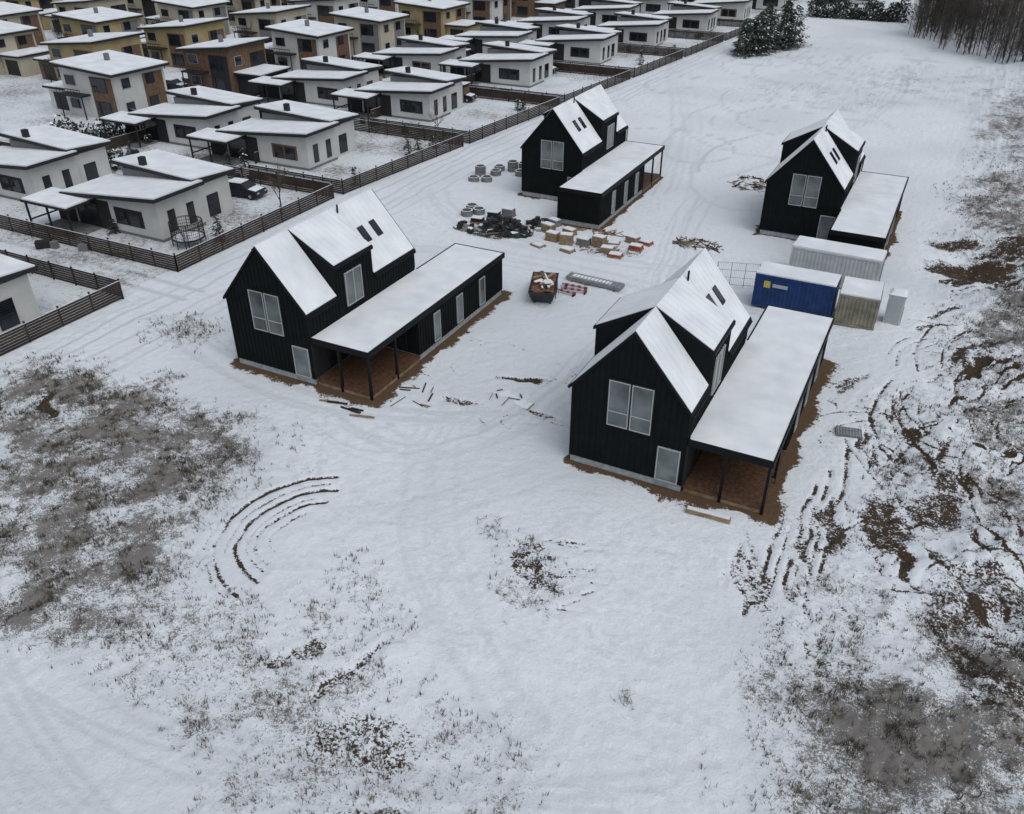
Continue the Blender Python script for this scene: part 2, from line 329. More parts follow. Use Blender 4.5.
# ------------------------------------------------------------------ black barn houses
def window(fm,gmesh,axis_,pos,u0,u1,z0,z1,out,n=1,fr='frame',gl='glass',fw=.07):
    def bx_(mb,ua,ub,za,zb,d0,d1,m):
        lo,hi=sorted((pos+out*d0,pos+out*d1))
        if axis_=='y': mb.box(ua,ub,lo,hi,za,zb,m)
        else: mb.box(lo,hi,ua,ub,za,zb,m)
    bx_(gmesh,u0+.01,u1-.01,z0+.01,z1-.01,-.02,.045,gl)
    bx_(fm,u0,u1,z0,z0+fw,-.02,.085,fr); bx_(fm,u0,u1,z1-fw,z1,-.02,.085,fr)
    for k in range(n+1):
        u=u0+(u1-u0-fw)*k/n; bx_(fm,u,u+fw,z0+fw,z1-fw,-.02,.082,fr)
def black_house(loc,mir):
    e=bpy.data.objects.new('black_barn_house',None); col.objects.link(e); e.location=(loc[0],loc[1],0)
    mv=LL if mir else None
    zt=.42
    def rz(x): return HE+(HA-HE)*(1-abs(x-W/2)/(W/2))
    w=MB(); w.prism_y([(0,zt),(W,zt),(W,HE),(W/2,HA-.02),(0,HE)],0,LL,'black')
    D0,D1=3.0,6.9; DZ=6.75
    w.prism_y([(W/2,HA-.05),(W,DZ-.05),(W,HE+.001),(W/2+.02,HA-.09)],D0,D1,'black')
    w.prism_y([(W/2,HA-.05),(0,DZ-.05),(0,HE+.001),(W/2-.02,HA-.09)][::-1],D0,D1,'black')
    PD=5.6
    w.box(W+.002,W+WW-.15,PD,WL-.12,zt,WH-.36,'black')
    k=.15
    while k<W:
        for y0,y1 in((-.03,0),(LL,LL+.03)): w.box(k,k+.05,y0,y1,zt,rz(k+.025)-.12,'black')
        k+=.32
    k=.2
    while k<LL:
        top=(DZ-.3) if D0<k<D1 else HE-.1
        w.box(-.03,0,k,k+.05,zt,top,'black'); w.box(W,W+.03,k,k+.05,WH+.1,top,'black'); k+=.32
    k=PD+.2
    while k<WL-.2: w.box(W+WW-.15,W+WW-.12,k,k+.05,zt,WH-.36,'black'); k+=.32
    k=W+.3
    while k<W+WW-.2: w.box(k,k+.05,WL-.12,WL-.09,zt,WH-.36,'black'); k+=.32
    w.box(W+.01,W+.05,.02,PD,zt,WH-.4,'dark')
    w.obj('walls',parent=e,mirror=mv)
    p=MB(); p.box(.06,W-.06,.06,LL-.06,-.3,zt,'plinth'); p.box(W-.05,W+WW-.22,PD+.06,WL-.18,-.3,zt-.003,'plinth'); p.obj('plinth',parent=e,mirror=mv)
    r=MB(); s=MB()
    def seg(y0,y1,side,xe,ze,ya=.0,yb=.0):
        xr=W/2; xx=xe if side>0 else W-xe
        P=[(xr,y0,HA+.10),(xx,y0,ze),(xx,y1,ze),(xr,y1,HA+.10)]
        if side<0: P=P[::-1]
        r.slab(P,.2,'blackmetal')
        def L(t,y,dz): return (xr+(xx-xr)*t,y,HA+.10+(ze-HA-.10)*t+dz)
        ys=[y0+ya,y1-yb]
        P=[L(.0,ys[0],.045),L(.965,ys[0],.05),L(.965,ys[1],.05),L(.0,ys[1],.045)]
        if side<0:P=P[::-1]
        s.slab(P,.046,'roofsnow')
        y=ys[0]+.35
        while y<ys[1]-.2:
            Q=[L(.01,y,.066),L(.955,y,.066),L(.955,y+.05,.066),L(.01,y+.05,.066)]
            if side<0:Q=Q[::-1]
            s.slab(Q,.04,'roofsnow'); y+=.52
    sl=(HA-HE)/(W/2); ze=HE+.10-sl*.14
    for sd in(1,-1):
        seg(-.10,D0-.06,sd,W+.14,ze,.09,.0); seg(D1+.06,LL+.10,sd,W+.14,ze,.0,.09)
        seg(D0-.055,D1+.055,sd,W+.14,DZ+.02,.06,.06)
    x0,x1=W+.04,W+WW
    r.box(x0,x1,0.0,WL,WH-.36,WH-.08,'blackmetal')
    r.box(x1-.09,x1,0,WL,WH-.08,WH+.02,'blackmetal'); r.box(x0,x1-.09,0,.09,WH-.08,WH+.018,'blackmetal'); r.box(x0,x1-.09,WL-.09,WL,WH-.08,WH+.018,'blackmetal')
    r.box(x0,x0+.09,LL+.12,WL-.09,WH-.08,WH+.016,'blackmetal')
    s.box(x0+.002,x1-.095,.10,LL+.1,WH-.09,WH-.005,'roofsnow'); s.box(x0+.1,x1-.095,LL+.1,WL-.1,WH-.09,WH-.006,'roofsnow')
    r.tube((W+.17,-.05,ze-.1),(W+.17,D0-.1,ze-.1),.06,.06,'blackmetal',6); r.tube((W+.17,D1+.1,ze-.1),(W+.17,LL,ze-.1),.06,.06,'blackmetal',6)
    r.tube((-.17,-.05,ze-.1),(-.17,LL,ze-.1),.06,.06,'blackmetal',6)
    r.tube((W+.1,-.02,ze-.1),(W+.1,-.02,WH),.05,.05,'blackmetal',6)
    for yy,tt in((8.1,.38),(9.4,.38)):
        xr=W/2;xx=W+.14
        def L2(t,y,dz): return (xr+(xx-xr)*t,y,HA+.10+(ze-HA-.10)*t+dz)
        r.slab([L2(tt,yy,.12),L2(tt+.22,yy,.12),L2(tt+.22,yy+.62,.12),L2(tt,yy+.62,.12)],.11,'dframe')
        s.slab([L2(tt+.015,yy+.06,.128),L2(tt+.18,yy+.06,.128),L2(tt+.18,yy+.56,.128),L2(tt+.015,yy+.56,.128)],.004,'glassd')
    r.tube((W/2+.3,7.5,HA-.2),(W/2+.3,7.5,HA+.35),.06,.06,'blackmetal',8)
    r.obj('roof',parent=e,mirror=mv); s.obj('roof_snow',parent=e,mirror=mv)
    f=MB(); g=MB()
    for yy,o_ in((0,-1),(LL,1)):
        for q in (0,1):
            u=2.05+q*1.22; window(f,g,'y',yy,u-.04,u+1.16,2.98,5.72,o_,1,'dframe','glass',.05)
            window(f,g,'y',yy+o_*.03,u,u+1.12,3.02,5.68,o_,1,'frame','glass',.05)
            lo,hi=sorted((yy+o_*.03,yy+o_*.11)); f.box(u+.05,u+1.07,lo,hi,3.85,3.90,'frame')
        window(f,g,'y',yy,4.85,6.05,.44,2.5,o_,1,'frame','glass',.06)
    window(f,g,'x',W,D0+.9,D0+2.6,3.75,6.0,1,2,'frame','glass',.06)
    window(f,g,'x',0,D0+.9,D0+2.6,4.2,6.0,-1,2,'frame','glassd',.06)
    window(f,g,'x',0,1.2,2.4,1.2,2.6,-1,1,'frame','glassd'); window(f,g,'x',0,8,9.6,1.2,2.6,-1,2,'frame','glassd')
    for y_ in(7.4,10.4,13.6): window(f,g,'x',W+WW-.15,y_,y_+.8,.55,2.6,1,1,'frame','glass',.05)
    if not mir: window(f,g,'y',WL-.12,W+1.0,W+2.8,1.2,2.5,1,2,'frame','glass')
    window(f,g,'y',PD,W+.8,W+3.2,.5,2.5,-1,2,'dframe','glassd')
    window(f,g,'x',W+.05,1.4,3.6,.5,2.5,1,2,'dframe','glassd')
    f.obj('window_frames',parent=e,mirror=mv); g.obj('window_glass',parent=e,mirror=mv)
    d=MB(); y=.12
    while y<PD-.05: d.box(W+.06,W+WW-.12,y,y+.135,.24,.36,'wood'); y+=.145
    d.box(W+.1,W+WW-.16,.16,PD-.1,-.2,.235,'plank')
    for px,py in((W+WW-.24,.08),(W+WW-.24,2.9),(W+1.9,.08)): d.box(px,px+.14,py,py+.14,-.2,WH-.36,'blackmetal')
    d.box(W+.1,W+WW-.1,.1,PD,WH-.40,WH-.362,'wood')
    d.obj('porch_deck',parent=e,mirror=mv)
    return e
for n_,a_,b_,mr in HS: black_house((a_,b_),mr)
# ------------------------------------------------------------------ settlement houses
def drift(b): return max(0,b-85)*.09
def fwin(mb,x0,x1,z0,z1,y=0,fr='frame'):
    mb.box(x0,x1,y-.05,y+.05,z0,z1,fr); mb.box(x0+.06,x1-.06,y-.07,y+.02,z0+.06,z1-.06,'glassd')
def rwin(mb,y0,y1,z0,z1,x=0,fr='frame'):
    mb.box(x-.05,x+.05,y0,y1,z0,z1,fr); mb.box(x-.02,x+.07,y0+.06,y1-.06,z0+.06,z1-.06,'glassd')
def sroof(mb,x0,x1,y0,y1,z00,z10,z01,z11,th=.30):
    P=[(x0,y0,z00),(x1,y0,z10),(x1,y1,z11),(x0,y1,z01)]
    mb.slab(P,th,'dark'); i=.10
    P=[(x0+i,y0+i,z00+.12),(x1-i,y0+i,z10+.12),(x1-i,y1-i,z11+.12),(x0+i,y1-i,z01+.12)]
    mb.slab(P,.125,'roofsnow')
def white_house(a,b,rs,wall='white'):
    m=MB(); w_=11+rs.uniform(-.6,.6)
    hr=4.0+rs.uniform(-.2,.2)
    def pr(x0,x1,y0,y1,za,zb,mt):
        m.hexa([(x0,y0,0),(x1,y0,0),(x1,y1,0),(x0,y1,0)],[(x0,y0,za),(x1,y0,zb),(x1,y1,zb),(x0,y1,za)],mt)
    pr(-w_,0,0,5.0,2.9,hr-.3,wall)
    pr(-w_+1.5,-.4,5.0,9,4.0,3.4,wall)
    sroof(m,-w_-.5,.8,-.8,5.0,3.05,hr+.05,3.05,hr+.05)
    sroof(m,-w_+.9,.1,4.2,9.6,4.75,4.25,4.35,3.85)
    m.box(-w_+1.6,-.5,4.6,5.1,3.1,4.1,'grey')
    sroof(m,-w_-2.6,-w_+3.2,-3.2,.2,2.75,2.75,2.85,2.85,.2)
    for px in(-w_-2.4,-w_+.3,-w_+2.9): m.box(px,px+.14,-3.0,-2.86,0,2.6,'dark')
    m.box(-w_-2.2,-w_+3.0,-3.1,.05,-.1,.12,'concrete')
    m.box(-w_-2.3,-w_-.02,-.1,.1,0,2.5,'dark'); m.box(-w_-2.35,-w_-2.2,-3,.1,.9,1.0,'dark')
    m.box(-w_+.3,-w_+4.6,-.045,.04,.1,2.7,'dark'); fwin(m,-w_+.6,-w_+3.1,.25,2.4,-.03,'dframe')
    q=rs.uniform(-.6,.6)
    m.box(-4.9+q,-1.5+q,-.045,.04,.9,2.4,'dark' if rs.random()<.7 else 'brown'); fwin(m,-4.6+q,-3.4+q,.95,2.2,-.03,'dframe'); fwin(m,-3.1+q,-1.8+q,.95,2.2,-.03,'dframe')
    rwin(m,1.0,1.8,.6,2.5,0,'dframe'); rwin(m,3.2,4.0,.6,2.5,0,'dframe'); rwin(m,6,7.4,.3,2.3,-.4,'dframe')
    m.box(-6.4,-5.9,4.5,5.0,4.3,5.4,'dark'); m.box(-w_-.03,.03,-.03,.0,0,.25,'grey'); m.box(0,.03,0,5,0,.25,'grey')
    # garden bits: shed / woodpile / bins
    if rs.random()<.7:
        sx=rs.uniform(-w_,-3); m.box(sx,sx+2.2,11.3,13,0,2,'brown' if rs.random()<.5 else 'dark'); sroof(m,sx-.2,sx+2.4,11.1,13.2,2.15,2.35,2.15,2.35,.12)
    for k in range(3): 
        sx=rs.uniform(-w_,0.5); sy=rs.uniform(-6,-3.6); m.rbox((sx,sy,.3),(rs.uniform(.4,1.2),rs.uniform(.4,.8),.6),rs.uniform(0,3),rs.choice(['dark','grey','plank']))
    o=m.obj('white_house',(a,b,0)); return o
def two_storey(a,b,rs,pal=None):
    m=MB(); wall=rs.choice(pal or ['white','ochre','white','cream','white','grey','cream','ochre','brown']); acc=rs.choice(['brown','grey','brown','dark'])
    w_=rs.uniform(8.5,10); d_=rs.uniform(7.5,9); z0,z1=(5.4,6.3) if rs.random()<.5 else (6.2,5.5)
    m.hexa([(-w_,0,0),(0,0,0),(0,d_,0),(-w_,d_,0)],[(-w_,0,z0),(0,0,z1),(0,d_,z1),(-w_,d_,z0)],wall)
    sroof(m,-w_-.6,.7,-.8,d_+.6,z0+.3,z1+.35,z0+.3,z1+.35)
    m.box(-w_*.45,-w_*.05,-.06,.02,.1,5.2,acc); m.box(-.02,.06,d_*.55,d_*.95,.1,5.1,acc)
    for k in (0,2.9):
        fwin(m,-w_+.7,-w_+2.6,.9+k,2.2+k,-.03); fwin(m,-w_*.42,-w_*.15,.5+k,2.2+k,-.07,'dframe')
        rwin(m,1,2.4,.9+k,2.2+k,.03); rwin(m,d_*.6,d_*.6+1.4,.9+k,2.2+k,.08,'dframe')
    ax0,ax1=(.0,4.6) if rs.random()<.45 else (-w_-4.6,-w_)
    m.box(ax0+.01,ax1-.01,1.0,6.6,0,2.8,acc if rs.random()<.5 else wall); sroof(m,ax0-.3,ax1+.3,.4,7,3.05,3.05,3.1,3.1,.24)
    m.box(ax0+.9,ax1-.9,.93,1.05,.1,2.3,'dframe')
    m.box(-w_+.4,-w_*.5,-1.5,0,2.75,2.95,'dark')
    for px in (-w_+.5,-w_*.5-.15): m.box(px,px+.12,-1.45,-1.33,0,2.75,'dark')
    m.box(-w_+.4,-w_*.5,-1.5,-1.44,3.6,3.7,'dark')
    for k in range(9):
        px=-w_+.45+k*(w_*.5-.55)/8; m.box(px,px+.04,-1.49,-1.45,2.95,3.6,'dark')
    m.box(-w_*.6,-w_*.6+.5,d_*.5,d_*.5+.5,5.5,7.2,'grey')
    m.obj('two_storey_house',(a,b,0))
rs=random.Random(5)
c1=[(-54.4,24.2),(-58.1,47.9),(-60.0,70.1),(-59.4,93.8),(-57,117.8),(-54.4,139.1),(-51.6,158.5),(-47.5,177.8),(-45,197)]
for i,(a_,b_) in enumerate(c1): white_house(a_,b_,rs)
c2=[(-76,49.5),(-75,71.3),(-73.8,95),(-71.8,116.6),(-69,137),(-67,157),(-64,177),(-62,197),(-60,217)]
for a_,b_ in c2: white_house(a_,b_,rs)
for k,b_ in enumerate((76,94,111,128,146,164,182,200,220,240)):
    two_storey(-94.2+drift(b_)*.8+rs.uniform(-1.5,1.5)+(0 if b_==76 else 1),b_,rs,[['white'],['brown'],['white'],['cream'],['ochre']][k%5])
for ca in (-114,-134,-154,-174,-196,-218,-240):
    for k in range(11):
        b_=82+k*18.5+rs.uniform(-2,2)+(ca%7); 
        if b_>280: continue
        if ca<-150 and b_<100: continue
        two_storey(ca+drift(b_)*.8+rs.uniform(-2,2),b_,rs,None if b_>125 else ['cream','ochre','ochre'])
for b_ in (218,238,258,280):
    for a_ in (-42,-24) if b_>218 else (-42,):
        white_house(a_+rs.uniform(-2,2),b_,rs)
# ------------------------------------------------------------------ fences
def fence(pts,h=1.45,name='slatted_fence'):
    m=MB()
    for (xa,ya),(xb,yb) in zip(pts[:-1],pts[1:]):
        L=math.hypot(xb-xa,yb-ya); n=max(1,round(L/2.5)); r=math.atan2(yb-ya,xb-xa)
        for i in range(n+1):
            t=i/n; x=xa+(xb-xa)*t;y=ya+(yb-ya)*t
            m.rbox((x,y,h/2+.05),(.1,.1,h+.2),r,'fence')
        nx_,ny_=-math.sin(r)*.07,math.cos(r)*.07
        for k in range(7):
            z=.16+k*(h-.15)/6.5
            m.rbox(((xa+xb)/2-nx_,(ya+yb)/2-ny_,z),(L,.025,.165),r,'fence')
        m.rbox(((xa+xb)/2-nx_,(ya+yb)/2-ny_,.16+6*(h-.15)/6.5+.095),(L,.05,.022),r,'roofsnow')
    m.obj(name)
def FA(b): return -52.2+max(0,b-64)*.095
fence([(FA(12),12),(FA(38),38.2),(-80,38.2)])
divs=[43.7,64.6,86.5,109,131,151.5,171,190]
for i in range(len(divs)-1):
    y0,y1=divs[i]+ (0.0 if i==0 else .8),divs[i+1]-.6
    fence([(-82 if i==0 else -64,y0),(FA(y0),y0),(FA(y1),y1),(-66,y1)])
for i in range(len(divs)-1):
    y0=divs[i]+2; fence([(-67,y0+3),(-67+drift(y0),y0+15)],1.2); 
for b_ in range(60,250,18):
    x=-86+drift(b_)*.8; fence([(x-18,b_+rs.uniform(-1,1)),(x,b_)],1.3); fence([(x,b_),(x+1,b_+13)],1.3)
# ------------------------------------------------------------------ trees
def bare_tree(a,b,h,name='bare_tree',seed=0,mb=None):
    r=random.Random(seed); m=mb or MB()
    def br(p,d,l,rad,dep):
        q=p+d*l; m.tube(p,q,rad,rad*.62,'bark' if dep<2 else 'twig',5 if dep==0 else 3)
        if dep>=4: return
        for k in range(3 if dep<3 else 2):
            t=r.uniform(.45,1); nd=(d+Vector((r.uniform(-1,1),r.uniform(-1,1),r.uniform(-.2,.7)))*.75).normalized()
            br(p+d*l*t,nd,l*r.uniform(.55,.75),rad*.5,dep+1)
        br(q,(d+Vector((r.uniform(-.3,.3),r.uniform(-.3,.3),.2))).normalized(),l*.75,rad*.6,dep+1)
    br(Vector((0,0,-.1)) if mb is None else Vector((a,b,-.1)),Vector((0,0,1)),h*.33,h*.018,0)
    if mb is None: m.obj(name,(a,b,0))
bare_tree(-53.6,58,5.5,seed=2); bare_tree(-54.5,47,3,seed=3); bare_tree(-56,90,4,seed=4); bare_tree(-66,60,4.5,seed=5)
for i in range(16):
    bare_tree(rs.uniform(-150,-84),rs.uniform(75,180),rs.uniform(4,8),seed=20+i)
def conifer(a,b,h,w,seed,name='spruce_tree',n=1400):
    r=np.random.default_rng(seed); m=MB(); m.tube((0,0,-.1),(0,0,h*.9),h*.025,.02,'bark',6)
    for i in range(26):
        z=h*(.1+.8*i/26); L=w*(1-z/h)*.9; t=i*2.4; m.tube((0,0,z),(L*math.cos(t),L*math.sin(t),z-L*.12),.05,.01,'bark',3)
    for i in range(n):
        z=h*(.05+.95*r.random()**1.25); lobes=.8+.25*math.sin(z*4.3+seed)
        R_=w*(1.02-z/h)**.6*lobes*(.35+.65*r.random()**.5); t=r.random()*6.283; R_*=.85+.25*math.sin(3*t+seed)
        c=Vector((R_*math.cos(t),R_*math.sin(t),z)); s_=r.uniform(.12,.34)*(.5+h/14)
        u=Vector((math.cos(t),math.sin(t),-.35))*s_*1.6; v=Vector((-math.sin(t),math.cos(t),r.uniform(-.5,.5)))*s_*.55
        m.add([c-v,c+v,c+u+v*.3,c+u-v*.3],[(0,1,2,3)],'pine' if r.random()<.94 else 'roofsnow')
    m.obj(name,(a,b,0))
for i,(a_,b_,h_) in enumerate([(-35,158,5.8),(-33.2,160,7),(-32.5,164,7),(-30.5,168,8),(-34.5,163,6),(-31.5,173,7),(-29.3,171,7),(-33.8,168,7.5),(-36,162,5.5)]): conifer(a_,b_,h_,3.1,i)
for i in range(48):
    a_=rs.choice([-53.6,-64.5,-66,-82,-84,-100,-104])+rs.uniform(-1,1); b_=rs.uniform(46,170)
    conifer(a_+drift(b_),b_,rs.uniform(1.0,2.6),rs.uniform(.5,.9),60+i,'garden_conifer',130)
def bush_row(name,x0,x1,y0,y1,h,n,seed,snow=.12):
    r=np.random.default_rng(seed); m=MB()
    L=math.hypot(x1-x0,y1-y0)
    for i in range(int(L/1.5)+1):
        t=i*1.5/L; x=x0+(x1-x0)*t;y=y0+(y1-y0)*t
        for k in range(3): m.tube((x,y,-.1),(x+r.uniform(-.5,.5),y+r.uniform(-.5,.5),h*.7),.05,.015,'bark',3)
    for i in range(n):
        t=r.random(); x=x0+(x1-x0)*t+r.normal()*.55; y=y0+(y1-y0)*t+r.normal()*.55; hh_=h*(.75+.35*math.sin(t*L*1.1)+.2*math.sin(t*L*2.7)); z=hh_*r.random()
        s_=r.uniform(.1,.3); d=Vector(r.normal(size=3)).normalized()*s_; e_=Vector(r.normal(size=3)).normalized()*s_
        c=Vector((x,y,z)); m.add([c-d,c+e_,c+d,c-e_],[(0,1,2,3)],'pine' if r.random()>snow else 'roofsnow')
    m.obj(name)
bush_row('hedge',-34,-14,212,212,4.2,6500,1,.05)
bush_row('hedge',-78,-86,62,58,1.8,900,2,.2)
bush_row('hedge',-88,-97,71,66,2.2,1200,3,.2)
for i in range(18): 
    x=rs.uniform(-140,-85);y=rs.uniform(80,170); bush_row('hedge',x,x+6,y,y+rs.uniform(-1,1),1.6,500,30+i,.2)
# forest
def forest():
    out=[]
    r=np.random.default_rng(9); cnt=0
    while cnt<640:
        b=r.uniform(160,245); a=r.uniform(-14,75)
        if b < 189-(a+11.8)*1.11+r.normal()*1.5 or a<-12+r.normal(): continue
        if b> 189-(a+11.8)*1.11+55: continue
        cnt+=1; h=r.uniform(9,17); lean=r.normal(size=2)*.5
        def seg(p,q,w):
            d=q-p; u=np.array([d[1],-d[0],0.]) ; 
            nrm=np.linalg.norm(u); u=np.array([1.,0,0]) if nrm<1e-3 else u/nrm
            for uu in (u*w,np.array([math.cos(a*7),math.sin(a*7),0])*w):
                out.append([p-uu,p+uu,q])
        base=np.array([a,b,-.2]); top=np.array([a+lean[0],b+lean[1],h]); seg(base,top,.09)
        for k in range(80):
            t=r.uniform(.03,.97); p=base+(top-base)*t; th=r.uniform(0,6.283); l=(1.05-t)*r.uniform(1.0,3.2)+.5
            q=p+np.array([math.cos(th)*l*.8,math.sin(th)*l*.8,l*.6]); seg(p,q,.028)
            for j in range(2):
                m_=p+(q-p)*r.uniform(.3,.8); q2=m_+np.array([r.normal()*.6,r.normal()*.6,.7]); w2=np.array([.022,.0,.0]); out.append([m_-w2,m_+w2,q2])
    return np.array(out).reshape(-1,3)
tri_mesh('forest',forest(),'ftwig')
def weeds(name,spots):
    m=MB(); r=random.Random(4)
    for a_,b_,rad,h_,n_ in spots:
        z0=float(gz(a_,b_)[0])
        for i in range(n_):
            x=a_+r.gauss(0,rad*.5);y=b_+r.gauss(0,rad*.5); p=Vector((x,y,z0-.1)); q=p+Vector((r.gauss(0,.15),r.gauss(0,.15),h_*r.uniform(.4,1.0)))
            m.tube(p,q,.010,.005,'grass',3)
            for k in range(4):
                s_=p+(q-p)*r.uniform(.4,1); m.tube(s_,s_+Vector((r.gauss(0,.12),r.gauss(0,.12),r.uniform(.02,.14))),.009,.004,'grass',3)
    m.obj(name)
weeds('dry_weeds',[(-30.2,26.6,1.2,.55,90),(-30.5,24.8,1,.5,70),(-35,15,1.4,.6,90),(-33,19,1.4,.4,70),(-27,18,1.6,.4,70),(-44,36.5,1.8,.5,100),(4,24.5,1.4,.5,90),(6.5,23,1.4,.5,90),(8,30,1.4,.6,80),(7.6,33,1,.5,60),(-5.8,21,.3,.5,14),(9,60,2,.9,140),(8.5,66,2,.9,140),(10,72,2.4,1.0,140),(-42,47,1.2,.5,60),(-15,27.5,.8,.4,30),(-19,19,.9,.35,25)])
# ------------------------------------------------------------------ site objects
def container(name,a,b,l,w,h,mat,rot=0,logo=False,z=0.1):
    m=MB(); m.box(.06,l-.06,.06,w-.06,.12,h-.1,mat)
    n=int(l/.3)
    for i in range(n):
        x=.2+i*(l-.4)/n; m.box(x,x+.13,.02,.06,.2,h-.18,mat); m.box(x,x+.13,w-.06,w-.02,.2,h-.18,mat)
    for i in range(int(w/.3)):
        y=.2+i*(w-.4)/int(w/.3); m.box(l-.06,l-.025,y,y+.13,.2,h-.18,mat); m.box(.025,.06,y,y+.13,.2,h-.18,mat)
    for x in(0,l-.16):
        for y in(0,w-.16): m.box(x,x+.16,y,y+.16,0,h,mat)
    for x0,x1,y0,y1 in((.16,l-.16,0,.1),(.16,l-.16,w-.1,w),(0,.1,.16,w-.16),(l-.1,l,.16,w-.16)):
        m.box(x0,x1,y0,y1,0,.16,mat); m.box(x0,x1,y0,y1,h-.14,h-.003,mat)
    for y in (w*.28,w*.5,w*.72): m.tube((l+.02,y,.2),(l+.02,y,h-.2),.025,.025,'steel',5)
    if logo: m.box(l*.12,l*.20,-.012,.02,h*.62,h*.82,'yellow'); m.box(l*.23,l*.42,-.012,.02,h*.66,h*.76,'frame')
    m.box(.04,l-.04,.04,w-.04,h-.02,h+.09,'roofsnow')
    for x in(.1,l-.4):
        m.box(x,x+.3,.1,w-.1,-z,0,'plank')
    m.obj(name,(a,b,z),rot=rot)
container('blue_shipping_container',-9.9,58.3,5.6,2.3,2.5,'blue',0,True)
container('site_cabin',-8.6,64.5,6.6,2.4,2.6,'cwhite',-.03)
container('grey_container',-4.0,57.8,2.7,3.2,2.3,'cgreen',0.04)
def toilet(a,b):
    m=MB(); m.box(0,1.1,0,1.1,.1,2.15,'cwhite'); m.box(-.04,1.14,-.04,1.14,2.15,2.25,'frame'); m.box(.1,1.0,-.03,0,.2,2.05,'frame'); m.box(1.1,1.13,.1,1,.2,1.1,'blue')
    m.hexa([(-.03,-.03,2.25),(1.13,-.03,2.25),(1.13,1.13,2.25),(-.03,1.13,2.25)],[(.2,.2,2.42),(.9,.2,2.42),(.9,.9,2.42),(.2,.9,2.42)],'roofsnow'); m.box(.05,1.05,.05,1.05,0,.1,'dark'); m.obj('portable_toilet',(a,b,.03))
toilet(-.9,59.6)
m=MB()
for i in range(4):
    x0=-13.2+i*1.0; 
    m.tube((x0,60.6+.3*i,0),(x0,60.6+.3*i,2),.03,.03,'steel',5)
for z in (.2,.8,1.4,2.0): m.tube((-13.2,60.6,z),(-10.2,61.5,z),.018,.018,'steel',4)
for k in range(24): t=k/24; m.tube((-13.2+3*t,60.6+.9*t,.2),(-13.2+3*t,60.6+.9*t,2),.008,.008,'steel',3)
m.obj('mesh_site_fence')
# skip
m=MB(); 
def ring(z,gx,gy): return [(-gx,-gy,z),(gx,-gy,z),(gx,gy,z),(-gx,gy,z)]
o=ring(.15,.75,1.2); t=ring(1.15,1.0,1.9); ti=ring(1.14,.9,1.8); oi=ring(.55,.75,1.5)
m.add(o+t,[(3,2,1,0),(0,1,5,4),(1,2,6,5),(2,3,7,6),(3,0,4,7)],'tarp'); m.add(t+ti,[(0,1,5,4),(1,2,6,5),(2,3,7,6),(3,0,4,7)],'tarp'); m.add(ti+oi,[(1,0,4,5),(2,1,5,6),(3,2,6,7),(0,3,7,4)],'tarp')
g_=9; vs=[(-.85+1.7*i/g_,-1.7+3.4*j/g_,.95+.28*rs.random()) for j in range(g_+1) for i in range(g_+1)]
m.add(vs,[(j*(g_+1)+i,j*(g_+1)+i+1,(j+1)*(g_+1)+i+1,(j+1)*(g_+1)+i) for j in range(g_) for i in range(g_)],'rust')
for k in range(20): m.rbox((rs.uniform(-.6,.6),rs.uniform(-1.4,1.4),1.25+rs.uniform(0,.1)),(rs.uniform(.1,.3),rs.uniform(.3,1.2),.05),rs.uniform(0,3),rs.choice(['plank','roofsnow','rust','roofsnow']))
for x in(-.6,.6): m.box(x-.06,x+.06,-1.2,1.2,0,.15,'tarp')
for y in(-.9,0,.9):
    m.box(-.98,-.92,y-.05,y+.05,.3,1.1,'tarp'); m.box(.92,.98,y-.05,y+.05,.3,1.1,'tarp')
m.obj('waste_skip',(-24.2,52.8,.02),rot=.35)
m=MB()
for i in range(5):
    for j in range(2): m.rbox((0,i*.2,.22+j*.14),(4.6,.12,.10),rs.uniform(-.01,.01),'steel')
for x in(-1.8,-.6,.6,1.8): m.rbox((x,.4,.09),(.1,1.1,.14),0,'plank')
m.rbox((-.3,.42,.40),(3.3,.5,.03),0,'roofsnow')
for k in range(15): m.rbox((-2.2+k*.31,.4,.43),(.05,1.0,.03),0,'steel')
m.obj('steel_profile_stack',(-21.6,56.2,0),rot=-.05)
def barrier(a,b,rot,n=8):
    m=MB()
    for i in range(n): m.rbox((-1+i*.26,0,.22),(.26,.16,.14),0,'red' if i%2 else 'frame')
    for x in(-.8,.8): m.box(x-.05,x+.05,-.2,.2,0,.15,'dark')
    m.obj('traffic_barrier',(a,b,.02),rot=rot)
barrier(-23.0,54.0,-.1); barrier(-22.4,54.6,.1); barrier(-22.6,55.2,.0)
def cring(a,b,n,r_=.56):
    m=MB(); N_s=24
    for k in range(n):
        z0=k*.55; z1=z0+.52
        vs=[];
        for z,rr in((z0,r_),(z1,r_),(z1,r_-.12),(z0+.05,r_-.12)):
            vs+=[(rr*math.cos(6.2832*i/N_s),rr*math.sin(6.2832*i/N_s),z) for i in range(N_s)]
        fs=[]
        for q in range(3): fs+=[(q*N_s+i,q*N_s+(i+1)%N_s,(q+1)*N_s+(i+1)%N_s,(q+1)*N_s+i) for i in range(N_s)]
        m.add(vs,fs,'concrete')
        m.tube((0,0,z0+.02),(0,0,z0+.08),r_-.1,r_-.1,'dark',16)
    for i in range(N_s):
        t0=6.2832*i/N_s;t1=6.2832*(i+1)/N_s; z=n*.55-.02; 
        P=[((r_)*math.cos(t0),(r_)*math.sin(t0),z),((r_)*math.cos(t1),(r_)*math.sin(t1),z),((r_-.12)*math.cos(t1),(r_-.12)*math.sin(t1),z),((r_-.12)*math.cos(t0),(r_-.12)*math.sin(t0),z)]
        m.add(P,[(0,1,2,3)],'roofsnow')
    m.obj('concrete_manhole_ring',(a,b,-.02))
